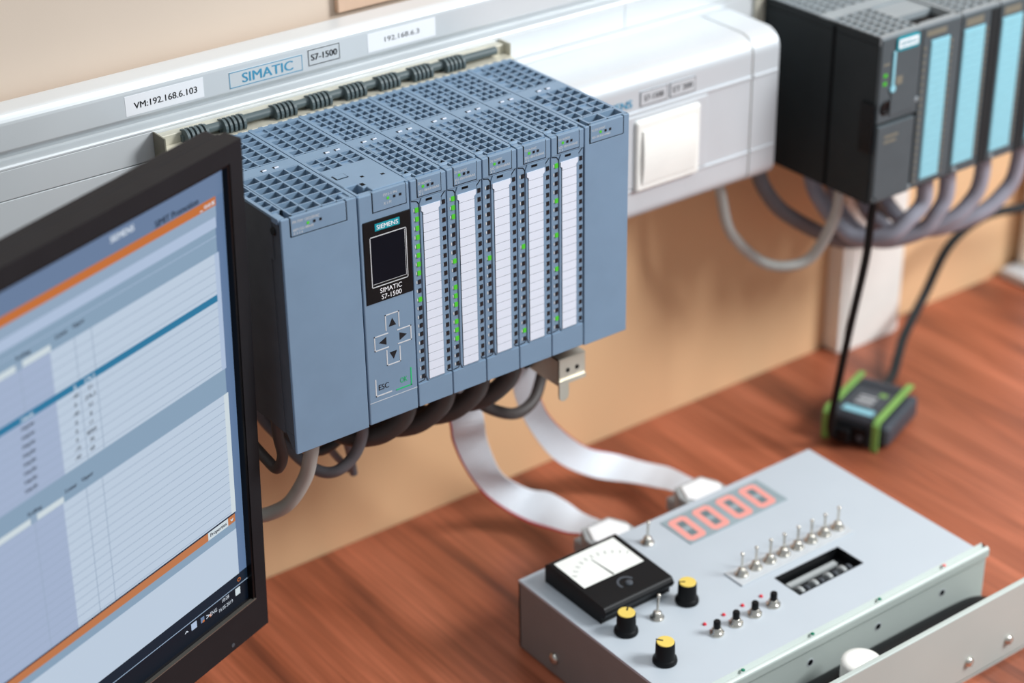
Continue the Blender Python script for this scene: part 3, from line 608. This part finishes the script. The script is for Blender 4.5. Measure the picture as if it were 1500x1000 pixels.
# ribbon cables
def ribbon(name, label, A, B, n=18, sub=6):
    def cr(P):
        P = [Vector(p) for p in P]; E = [P[0] * 2 - P[1]] + P + [P[-1] * 2 - P[-2]]; Q = []
        for i in range(1, len(E) - 2):
            for k in range(sub):
                t_ = k / sub; a, b_, c, d_ = E[i - 1], E[i], E[i + 1], E[i + 2]
                Q.append(0.5 * ((2 * b_) + (c - a) * t_ + (2 * a - 5 * b_ + 4 * c - d_) * t_ * t_ + (3 * b_ - a - 3 * c + d_) * t_ ** 3))
        Q.append(P[-1]); return Q
    a, b_ = cr(A), cr(B); mb = MB(); rows = []
    N = 2 * n + 1
    for i in range(len(a)):
        T = (a[min(i + 1, len(a) - 1)] - a[max(i - 1, 0)] + b_[min(i + 1, len(a) - 1)] - b_[max(i - 1, 0)]).normalized()
        nr = T.cross(b_[i] - a[i]).normalized()
        top = [a[i].lerp(b_[i], k / (N - 1)) + nr * (0.5 if k % 2 else 0.2) for k in range(N)]
        bot = [a[i].lerp(b_[i], k / (N - 1)) - nr * (0.5 if k % 2 else 0.2) for k in range(N)]
        rows.append(top + bot[::-1])
    vs = [tuple(p) for r_ in rows for p in r_]; K = 2 * N
    for i in range(len(rows) - 1):
        for k in range(K):
            k2 = (k + 1) % K; col_ = min(k, K - 1 - k)
            red = 1 if (col_ < 2 or k == K - 1) else 0
            mb.add([vs[i * K + k], vs[i * K + k2], vs[(i + 1) * K + k2], vs[(i + 1) * K + k]], [(0, 1, 2, 3)], red)
    o = mb.build(name, ['ribbon', 'ribbon_red'], origin=tuple(a[-1])); tag(o, label, 'cable', 'ribbon cables to the grey control box'); return o
ribbon('ribbon_cable', 'white ribbon cable with red edge arriving behind the black meter',
       [(150, 92, -20), (160.3, 82.0, -73.4), (170, 92.0, -100.4), (184.8, 100.0, -131.9), (206.3, 109.0, -166), (223.7, 106.0, -186), (234, 92.0, -193.5), (238.4, 74.0, -191), (240.0, 56.0, -186), (243.0, 40.0, -180), (243, 30, -178)],
       [(178, 92, -20), (188.2, 82.0, -78.3), (199.4, 92.0, -112), (214.7, 98.0, -146), (236.9, 107.0, -170), (248.0, 106.0, -178.5), (256.7, 98.0, -180), (263.2, 86.0, -184), (266.1, 70.0, -187), (265.0, 46.0, -181), (265, 30, -178)])
ribbon('ribbon_cable', 'white ribbon cable with red edge arriving behind the red digits',
       [(235, 70, -25), (236.6, 80.0, -66.8), (244.3, 88.0, -96.0), (268.5, 100.0, -130.1), (303.2, 112.0, -166), (332.7, 113.0, -184), (345.9, 94.0, -187), (352.7, 76.0, -185), (350.5, 50.0, -180), (350, 30, -178)],
       [(212, 70, -25), (213.6, 80.0, -57.1), (220.3, 88.0, -81.8), (241.1, 100.0, -121), (271.5, 108.0, -164), (303.4, 105.0, -189), (322.7, 82.0, -190), (328.2, 62.0, -186), (329, 46.0, -181), (329, 30, -178)])
def hood(label, cx):
    o = thing('ribbon_connector', label, 'connector', (cx, 14, DESK), 'ribbon connectors plugged into the control box')
    pr = [(cx - 18, -4), (cx + 18, -4), (cx + 18, 14), (cx + 12, 26), (cx - 12, 26), (cx - 18, 14)]
    MB().extrude_z(pr, -190, -161).build('hood_shell', 'hood', o, bevel=1.2)
    hx = [(cx - 15.5, 8), (cx - 9, -1.5), (cx + 9, -1.5), (cx + 15.5, 8), (cx + 9.5, 22), (cx - 9.5, 22)]
    MB().extrude_z(hx, -161.2, -159.6).build('hood_plate', 'hoodglare', o, bevel=.8)
    MB().box(cx - 13, cx + 13, 24, 33, -183, -173).build('strain_relief', 'hood', o, bevel=.8)
hood('hexagonal connector plate with white glare painted on behind the black meter', 241)
hood('hexagonal connector plate with white glare painted on behind the red digits', 325)

# ------------------------------------------------------------------ grey control box on the desk
ZT = -152.0
bx = thing('control_box', 'light grey metal control box with dial meter, knobs and toggle switches', 'control box', (283, -84, DESK))
X0, X1, YB, YF = 152.0, 412.5, -6.0, -161.0
wx0, wx1, wy0, wy1 = 284.0, 341.5, -129.6, -106.0
tp = MB()
tp.box(X0, wx0, YF, YB, ZT - 2, ZT).box(wx1, X1, YF, YB, ZT - 2, ZT).box(wx0, wx1, YF, wy0, ZT - 2, ZT).box(wx0, wx1, wy1, YB, ZT - 2, ZT)
tp.build('top_panel', 'box', bx)
MB().box(X0, X0 + 1.5, YF, YB, DESK + 1, ZT - 2).build('side_panel', 'boxshaded', bx)
MB().box(X1 - 1.5, X1, YF, YB, DESK + 1, ZT - 2).build('side_panel', 'boxshaded', bx)
MB().box(X0, X1, YB - 1.5, YB, DESK + 1, ZT - 2).build('back_panel', 'boxshaded', bx)
MB().box(X0 + 2, X1 - 2, YF, YF + 1.5, DESK + 4, ZT - 2).build('front_panel', 'alu2', bx)
MB().extrude_x([(-161, -158), (-161, ZT)][::-1] + [(-165.5, ZT)] + arc(-165.5, ZT - 2.6, 2.6, 90, 180, 5)[1:] + [(-168.1, -159), (-166, -159)], X0, 420).build('front_lip', 'alu2', bx)
MB().box(X0, 420, -166.2, -162, DESK + 2, -157).build('front_face', 'alu2', bx, bevel=.6)
MB().lathe([(1.0, -2.9), (2.5, -2.6), (4.2, -1.2), (3.8, 0)], (X0, -44, -192), 'x', 18).build('side_screw', 'steel', bx)
for i, x in enumerate((203.6, 262, 321)): MB().lathe([(1.3, -.2), (1.3, .4), (.8, .7)], (x, -163.6, ZT), 'z', 12).build('green_light', 'greenled', bx)
MB().lathe([(1.3, -.2), (1.3, .4), (.8, .7)], (381, -163.6, ZT), 'z', 12).build('pink_light', 'pinkled', bx)
for x in (200, 259, 319, 378.6):
    MB().lathe([(2.9, -.1), (2.9, .2)], (x, -166.2, -171), 'y', 14, m=0).lathe([(2.1, .1), (2.1, .35)], (x, -166.2, -171), 'y', 14, m=1).build('fixing_hole', ['silver', 'gap'], bx)
# meter
mt = MB().extrude_x([(-18, ZT), (-18, ZT + 13), (-21, ZT + 15.5), (-78, ZT + 13.5), (-80.5, ZT + 10), (-78.5, ZT + 6), (-76, ZT + 5), (-76, ZT)], 164.5, 220.5).build('meter_case', 'black', bx, bevel=1.2)
msl = 2.0 / 57.0
mz = lambda y: ZT + 15.5 + (y + 21) * msl
def on_meter(o): return lambda x, y: (x, y, mz(y) + o)
mb = MB(); F = on_meter(.12); mb.add([F(167.5, -55), F(216.5, -55), F(216.5, -23.5), F(167.5, -23.5)], [(0, 1, 2, 3)]); mb.build('meter_dial', 'meterface', mt)
mb = MB(); F = on_meter(.3)
mb.add([F(191.2, -54.5), F(192.4, -54.5), F(190.2, -34), F(189.8, -34)], [(0, 1, 2, 3)])
for k in range(11):
    a = R(140 - k * 10); c, s_ = math.cos(a), math.sin(a); cx, cy = 192, -60
    mb.add([F(cx + c * 27 - s_ * .2, cy + s_ * 27 + c * .2), F(cx + c * 30 - s_ * .2, cy + s_ * 30 + c * .2), F(cx + c * 30 + s_ * .2, cy + s_ * 30 - c * .2), F(cx + c * 27 + s_ * .2, cy + s_ * 27 - c * .2)], [(0, 1, 2, 3)])
mb.build('meter_needle', 'ink', mt)
mb = MB(); F = on_meter(.2)
for k in range(12):
    a0, a1 = R(205 - k * 16), R(205 - (k + 1) * 16)
    mb.add([F(193 + 6.5 * math.cos(a0), -66 + 6.5 * math.sin(a0)), F(193 + 6.5 * math.cos(a1), -66 + 6.5 * math.sin(a1)), F(193 + 5 * math.cos(a1), -66 + 5 * math.sin(a1)), F(193 + 5 * math.cos(a0), -66 + 5 * math.sin(a0))], [(0, 1, 2, 3)])
mb.lathe([(2.6, mz(-67) - .2), (2.4, mz(-67) + .9), (1.2, mz(-67) + 1.1)], (194, -67, 0), 'z', 16)
mb.build('meter_adjuster', 'dark', mt)
# knobs
for i, (x, y, an) in enumerate(((172, -91, 40), (172, -128, 125), (223, -90, 150))):
    k_ = MB().lathe([(7.6, 0), (7.8, 1.0), (7.5, 2.6), (6.5, 3.4), (6.2, 4.0), (5.9, 14.2), (5.5, 14.6)], (x, y, ZT), 'z', 28).build('knob', 'black', bx)
    MB().lathe([(5.5, 14.4), (5.5, 15.0), (5.2, 15.2)], (x, y, ZT), 'z', 28).build('knob_cap', 'yellow', k_)
    c, s_ = math.cos(R(an)), math.sin(R(an))
    MB().extrude_z([(x + c * 1.5 + s_ * .5, y + s_ * 1.5 - c * .5), (x + c * 6 + s_ * .5, y + s_ * 6 - c * .5), (x + c * 6 - s_ * .5, y + s_ * 6 + c * .5), (x + c * 1.5 - s_ * .5, y + s_ * 1.5 + c * .5)], ZT + 15.1, ZT + 15.4).build('pointer', 'ink', k_)
# toggles
sp = MB().box(261, 362, -100.5, -83, ZT, ZT + 1.2).build('switch_plate', 'silver', bx, bevel=.4)
def toggle(x, y, z, lean=0.12, sc_=1.0):
    t_ = MB().lathe([(4.6, 0), (4.6, 1.0), (3.6, 1.2), (3.6, 2.2), (2.8, 2.8), (2.6, 4.6), (1.6, 5.0)], (x, y, z), 'z', 18).build('toggle_switch', 'steel', bx)
    MB().tube([(x, y, z + 4.2), (x + lean * 5, y + lean * 3, z + 10), (x + lean * 9, y + lean * 5, z + 15)], 0.85, n=10, sub=3).build('lever', 'steel', t_)
    MB().lathe([(.8, -1.4), (1.3, -.6), (1.4, .3), (1.0, 1.1), (.3, 1.4)], (x + lean * 9, y + lean * 5, z + 15.6), 'z', 12).build('lever_tip', 'steel', t_)
toggle(196.5, -92, ZT, .22); toggle(245, -25, ZT, .1)
for k in range(8): toggle(269 + 12.42 * k, -91.2, ZT + 1.2, random.uniform(-.05, .12))
# push buttons and red lights
for k in range(4):
    x = 215.2 + 16 * k
    b_ = MB().lathe([(4.7, 0), (4.7, 1.6), (3.4, 1.9), (3.2, 4.2), (2.6, 4.8)], (x, -127, ZT), 'z', 12).build('push_button', 'steel', bx)
    MB().lathe([(2.3, 4.0), (2.3, 9.4), (1.9, 10)], (x, -127, ZT), 'z', 16).build('button_cap', 'black', b_)
    MB().lathe([(1.3, 0), (1.3, .6), (.9, 1.2), (.3, 1.5)], (x + .2, -115.5, ZT), 'z', 14).build('red_light', 'redled', bx)
# digits
dw = MB().box(266.5, 355, -44.5, -12.5, ZT, ZT + .5).build('digit_window', 'dispbase', bx, bevel=.2)
for k in range(4):
    x0 = 269.0 + k * 21.3; w_, h_ = 15.6, 27.0; sl = 0.06; zt_ = ZT + .75
    def dpt(a, b_): return (x0 + a + (b_ - h_ / 2) * sl, -42.3 + b_, zt_)
    th = 4.6; q = 2.6
    outer = [(q, 0), (w_ - q, 0), (w_, q), (w_, h_ - q), (w_ - q, h_), (q, h_), (0, h_ - q), (0, q)]
    inner = [(th, th), (w_ - th, th), (w_ - th, th), (w_ - th, h_ - th), (w_ - th, h_ - th), (th, h_ - th), (th, h_ - th), (th, th)]
    mb = MB(); vs = [dpt(*p) for p in outer] + [dpt(*p) for p in inner]
    mb.add(vs, [(i, (i + 1) % 8, (i + 1) % 8 + 8, i + 8) for i in range(8)])
    vs2 = [(p[0], p[1], ZT + .4) for p in vs[:8]]; mb.add(vs[:8] + vs2, [(i, i + 8, (i + 1) % 8 + 8, (i + 1) % 8) for i in range(8)])
    dg_ = mb.build('digit', 'segment', dw)
    mb = MB()
    for b0, b1 in ((th + .3, h_ / 2 - 2.6), (h_ / 2 + 2.6, h_ - th - .3)):
        v4 = [dpt(th + .4, b0), dpt(w_ - th - .4, b0), dpt(w_ - th - .4, b1), dpt(th + .4, b1)]; mb.add([(p[0], p[1], ZT + .58) for p in v4], [(0, 1, 2, 3)])
    mb.build('digit_gap', 'dispdark', dw)
# thumbwheel window
tw = MB().box(wx0, wx1, wy0, wy1, ZT - 9, ZT - 8).box(wx0, wx0 + .8, wy0, wy1, ZT - 8, ZT + .3).box(wx1 - .8, wx1, wy0, wy1, ZT - 8, ZT + .3).box(wx0, wx1, wy0, wy0 + .8, ZT - 8, ZT + .3).box(wx0, wx1, wy1 - .8, wy1, ZT - 8, ZT + .3).build('thumbwheel_window', 'black', bx)
MB().box(wx0 + 3, wx1 - 7, wy1 - 7.5, wy1 - 3.5, ZT - 8, ZT - 6).build('wheel_scale', 'hood', tw)
for k in range(4):
    x = wx0 + 7.5 + k * 12.6
    w_ = MB().lathe([(4.6, -1.6), (5.4, -1.0), (5.4, 1.0), (4.6, 1.6)], (x, wy0 + 6.5, ZT - 6.5), 'x', 18).build('thumbwheel', 'hood', tw)
    MB().lathe([(3.6, -1.2), (4.2, -.6), (4.2, .6), (3.6, 1.2)], (x + 6.2, wy0 + 6.8, ZT - 6.5), 'x', 16).build('wheel_spacer', 'dark', tw)
# chassis in front of the box
MB().box(150, 470, -210, -166.4, DESK, DESK + 2).build('base_plate', 'alu2', bx)
fp = MB().box(150, 470, -211.5, -207.5, DESK + 4, -147.5).build('front_plate', 'alu2', bx, bevel=.8)
for x, z in ((356, -189), (393.5, -189), (300, -189)):
    MB().lathe([(3.6, 0), (3.6, .8), (2.6, 2.2), (.8, 2.8)], (x, -211.5, z), 'y', 18).build('plate_screw', 'steel', fp)
MB().lathe([(12.5, DESK + 2), (12.9, -163), (12.3, -161), (9, -160.4)], (276, -193, 0), 'z', 32).build('capacitor', 'white', bx)
MB().tube([(190, -180, -187), (300, -180, -186), (360, -180, -186), (392, -180, -187), (404, -180, -190), (408, -180, -195)], 10.5, n=18).build('cable_bundle', 'black', bx)

# ------------------------------------------------------------------ adapter with green stripes
ad = thing('bus_adapter', 'slate grey adapter box with two lime green stripes on the desk', 'adapter', (537, 52, DESK))
ad.rotation_euler.z = R(20.5)
def A_(mb, nm, m, parent=ad, bevel=0.0, seg=2): return mb.build(nm, m, parent, bevel=bevel, origin=(0, 0, 0), seg=seg)
A_(MB().box(-33, 31, -19, 19, 1, 24), 'housing', 'adapter', bevel=2.0, seg=3)
for s_ in (-1, 1):
    y0, y1 = (19, 27) if s_ > 0 else (-27, -19)
    A_(MB().box(-29, 31, y0 - (2 if s_ < 0 else 2), y1, 2, 20), 'side_grip', 'adapter', bevel=4.0, seg=3)
    yc = s_ * 20.5
    A_(MB().extrude_y([(-36, 0.5), (-33.5, 0.5), (-33.5, 23), (-31, 25), (33, 25), (33, 27), (-32.5, 27), (-36, 23.5)], yc - 2.9, yc + 2.9), 'green_stripe', 'lime', bevel=.8)
A_(MB().box(-25, -17, -12.5, 12.5, 24, 24.6), 'nameplate', 'cyan', bevel=.25)
A_(MB().box(-12, 12, -13, 13, 24, 24.4), 'label_area', 'dark')
mb = MB()
for k in range(3): mb.box(-10 + k * 5, -8 + k * 5, -6, 8, 24.4, 24.6)
A_(mb, 'label_print', 'greyprint')
A_(MB().box(6, 11, -11, -5, 24.4, 24.7), 'green_mark', 'lime')
for k in range(3):
    A_(MB().box(-32 + k * 2.2, -31 + k * 2.2, -17, 17, 24, 24.7), 'grip_rib', 'adapter'); A_(MB().box(16 + k * 4, 18 + k * 4, -17, 17, 24, 24.7), 'grip_rib', 'adapter')
pt = A_(MB().box(-37, -33, -14, 12, 4, 19), 'port_face', 'black', bevel=1.0)
A_(MB().box(-43, -37, -2, 12, 5, 17), 'plug', 'black', bevel=1.5)
A_(MB().lathe([(2.6, -37.6), (2.6, -36)], (0, -9, 10), 'x', 14), 'port_screw', 'dark')

# ------------------------------------------------------------------ monitor
u = Vector((0.94526062, 0.32474599, 0.03197499)).normalized(); v = Vector((-0.00791225, -0.07514929, 0.9971409)).normalized(); w = u.cross(v)
MK = 1.15
A0 = Vector((-30.17, 4.76, 185.74))
mo = thing('monitor', 'black flat monitor showing a blue and orange data table', 'monitor', tuple(A0))
mo.rotation_euler = Matrix((u, -w, v)).transposed().to_euler()
def B_(mb, nm, m, parent=mo, bevel=0.0, seg=2):
    mb.v = [(a * MK, b * MK, c * MK) for a, b, c in mb.v]
    return mb.build(nm, m, parent, bevel=bevel, origin=(0, 0, 0), seg=seg)
L_, Rr, T_, Bt = -468.0, 12.0, 10.6, -276.0
iL, iR, iT, iB = -455.0, 3.6, 1.0, -254.0
bz = MB()
for q in ((L_, Rr, iT, T_), (L_, Rr, Bt, iB), (L_, iL, iB, iT), (iR, Rr, iB, iT)): bz.box(q[0], q[1], -4, 6, q[2], q[3])
B_(bz, 'bezel', 'monitor')
prf = [(L_, T_), (Rr - 3, T_), (Rr, T_ - 3), (Rr, Bt + 6), (Rr - 6, Bt), (L_, Bt)]
B_(MB().extrude_y(prf[::-1], 6, 8), 'bezel_rim', 'monitor', bevel=0.8)
B_(MB().extrude_y([(L_ + 1.5, T_ - .8), (Rr - 3, T_ - .8), (Rr - 1.2, T_ - 3), (Rr - 1.2, Bt + 6), (Rr - 6, Bt + 1.2), (L_ + 1.5, Bt + 1.2)][::-1], 8, 16), 'back_shell', 'monitor', bevel=1.5, seg=3)
B_(MB().extrude_y([(L_ + 50, T_ - 40), (Rr - 50, T_ - 40), (Rr - 50, Bt + 40), (L_ + 50, Bt + 40)][::-1], 16, 34), 'back_bulge', 'monitor', bevel=6, seg=3)
il = MB()
for q in ((iL, iR, iT - 1.2, iT), (iL, iL + 1.2, iB, iT), (iR - 1.6, iR, iB, iT)): il.box(q[0], q[1], -3.6, 2, q[2], q[3])
B_(il, 'inner_bezel', 'monitor_gloss')
B_(MB().box(iL, iR, -4.1, -2, iB - .2, iB + .5), 'edge_line', 'chrome_line')
mats_ui = dict(head=(104, 126, 158), orange=(196, 112, 52), b1=(146, 168, 192), b2=(176, 194, 220), b3=(136, 162, 186), cell=(190, 206, 224), celldk=(164, 180, 208), teal=(38, 120, 160), line=(150, 168, 190),
               combo=(208, 220, 226), task=(14, 30, 46), task2=(6, 16, 28), rim=(96, 122, 158), grid2=(184, 200, 218), orange2=(190, 120, 76), textd=(22, 26, 40), textl=(214, 224, 236), dkline=(28, 40, 58), blk=(12, 16, 22))
for k_, c_ in mats_ui.items(): M['ui_' + k_] = screen_mat('screen_' + k_, c_, 0.95)
keys = ['ui_' + k_ for k_ in mats_ui]; ix = {k_: i for i, k_ in enumerate(mats_ui)}
ui = MB()
def qd(s0, s1, t0, t1, key, lay=1): ui.box(s0, s1, 0 - lay * 0.06, 0.05, t0, t1, ix[key])
SL = iL + 1
qd(SL, iR, iB, iT, 'task2', 0)
qd(SL, 2.2, -14, 1, 'head'); qd(SL, -3.2, -18.6, -14, 'orange'); qd(SL, -3.4, -24.4, -18.6, 'b1'); qd(SL, -3.8, -30, -24.4, 'b2'); qd(SL, -4.4, -43, -30, 'b3')
qd(SL, -6.4, -107.4, -43, 'cell'); qd(SL, -110.5, -107.4, -43, 'celldk', 2)
qd(SL, -4.2, -121.6, -107.4, 'b3', 2); qd(SL, -4.4, -194, -121.6, 'cell'); qd(SL, -113.5, -194, -121.6, 'celldk', 2)
qd(-4.4, 2.2, -233.6, -14, 'rim', 0.5); qd(-6.4, -3.4, -107.4, -43, 'b2', 2); qd(-6.4, -3.2, -194, -121.6, 'combo', 2)
for k in range(13): qd(SL, -6.4, -48.4 - k * 4.75, -48.2 - k * 4.75, 'line', 3)
for k in range(15): qd(SL, -6.4, -126.4 - k * 4.75, -126.2 - k * 4.75, 'line', 3)
for s_ in (-96.4, -86.2): qd(s_, s_ + .3, -107, -43, 'line', 3); qd(s_ - 3, s_ - 2.7, -194, -121.6, 'line', 3)
for s_ in (-128, -165): qd(s_, s_ + .3, -107, -43, 'line', 3); qd(s_ - 3, s_ - 2.7, -194, -121.6, 'line', 3)
qd(SL, -4.4, -34.4, -34.2, 'b2', 3)
qd(SL, -6.4, -68.4, -64.8, 'teal', 4)
for dz_ in (0, -78.6):
    ds = -3.0 if dz_ else 0
    qd(-126 + ds, -110 + ds, -42.6 + dz_, -39.4 + dz_, 'combo', 4); qd(-200, -130 + ds, -42.6 + dz_, -39.4 + dz_, 'combo', 4); qd(-129.5 + ds, -126.4 + ds, -42.8 + dz_, -39.2 + dz_, 'b1', 4)
qd(SL, -4.0, -194.8, -194, 'dkline', 4); qd(SL, -24.4, -199.6, -194.8, 'orange2', 4); qd(-24.4, -9.5, -199.6, -194.8, 'combo', 4); qd(-9.5, -4.2, -199.6, -194.8, 'orange2', 4)
qd(SL, -4.2, -204.4, -199.6, 'b3', 4); qd(SL, -4.0, -233.6, -204.4, 'cell', 4); qd(SL, 2.2, -240.4, -233.6, 'task', 4); qd(SL, 2.2, -240.9, -240.4, 'b1', 5)
qd(-41, -37.2, -246.6, -242.6, 'b2', 5); qd(-4.0 - 3.4, -4.0, -246.6, -242.4, 'combo', 5); qd(-34, -31.6, -246.6, -243.4, 'head', 5); qd(-33, -31.6, -246.8, -245.6, 'orange', 6); qd(-27.6, -26.4, -246.8, -245.4, 'orange', 6)
scn = B_(ui, 'screen', keys)
def st_(string, s_, t_, h_, key, w_=None, al='c', bold=0.03): B_(MB().text(string, lambda a, b: (a, -0.48, b), s_, t_, w=w_, h=h_, align=al, bold=bold), 'lettering', 'ui_' + key, scn)
st_('SIEMENS', -63, -6.6, 3.2, 'textl', 14.5); st_('SIMIT Promotion', -29, -11.2, 3.4, 'dkline', 28)
for t_, ds in ((-37.2, 0), (-115.9, -4.8)): st_('Upper', -93.2 + ds, t_, 2.6, 'textd', 7); st_('Lower', -103.4 + ds, t_, 2.2, 'textd', 7); st_('Scaling', -125.4 + ds, t_ + .4, 2.6, 'textd', 8.2)
lo = ['0', '-40', '0', '-40', '0', '0', '0', '-10', '-40', '0']; up = ['276.2', '51', '276.3', '51', '8', '11', '8000', '70', '60', '4000']
for k in range(9):
    tt = -66.8 - k * 4.5; sh = -0.35 * k
    st_(lo[k], -99.4 + sh, tt, 2.1, 'textl' if k == 0 else 'textd', bold=0.01)
    st_(up[k], -90.4 + sh, tt + .1, 2.1, 'textl' if k == 0 else 'textd', bold=0.01)
    st_('Unipolar', -127.4 + sh, tt - .2, 2.4, 'textl' if k == 0 else 'textd', 7.5)
st_('Properties', -16.9, -197.2, 2.8, 'textd', 12); st_('10:28', -15.4, -242.7, 2.2, 'textl', 5.2, bold=0); st_('16.05.2019', -15.4, -247.4, 2.2, 'textl', 10.5, bold=0); st_('ENG', -24.8, -245.2, 2.5, 'textl', 5, bold=0)
st_('_', -13.4, -17.4, .5, 'textl', 1.6); st_('o', -10.4, -16.4, 1.8, 'textl'); st_('o', -8.0, -16.4, 1.8, 'textl'); st_('x', -5.4, -16.4, 2.0, 'textl')
st_('^', -45, -244.6, 1.2, 'textl', 2.4); st_('v', -6.9, -197.2, 1.6, 'combo', 2.2); st_('o', -4.6, -237.2, 2.4, 'orange', bold=0.01); st_('>', -29, -245, 2.4, 'textl')
B_(MB().lathe([(1.2, 4.0), (1.2, 4.25)], (-16, 0, -272), 'y', 16), 'power_button', 'dark')
B_(MB().box(-260, -200, 34, 52, -334, -120), 'stand_neck', 'monitor', bevel=3)
bpy.context.view_layer.update()
sp_ = mo.matrix_world @ (Vector((-230, 40, -334)) * MK * MM)
o = MB().box(-120, 120, -80, 80, 0, 12).build('stand_base', 'monitor', mo, bevel=4, origin=(0, 0, 0))
o.matrix_local = mo.matrix_world.inverted() @ Matrix.Translation((sp_.x, sp_.y, DESK * MM)) @ Matrix.Rotation(math.atan2(u.y, u.x), 4, 'Z')
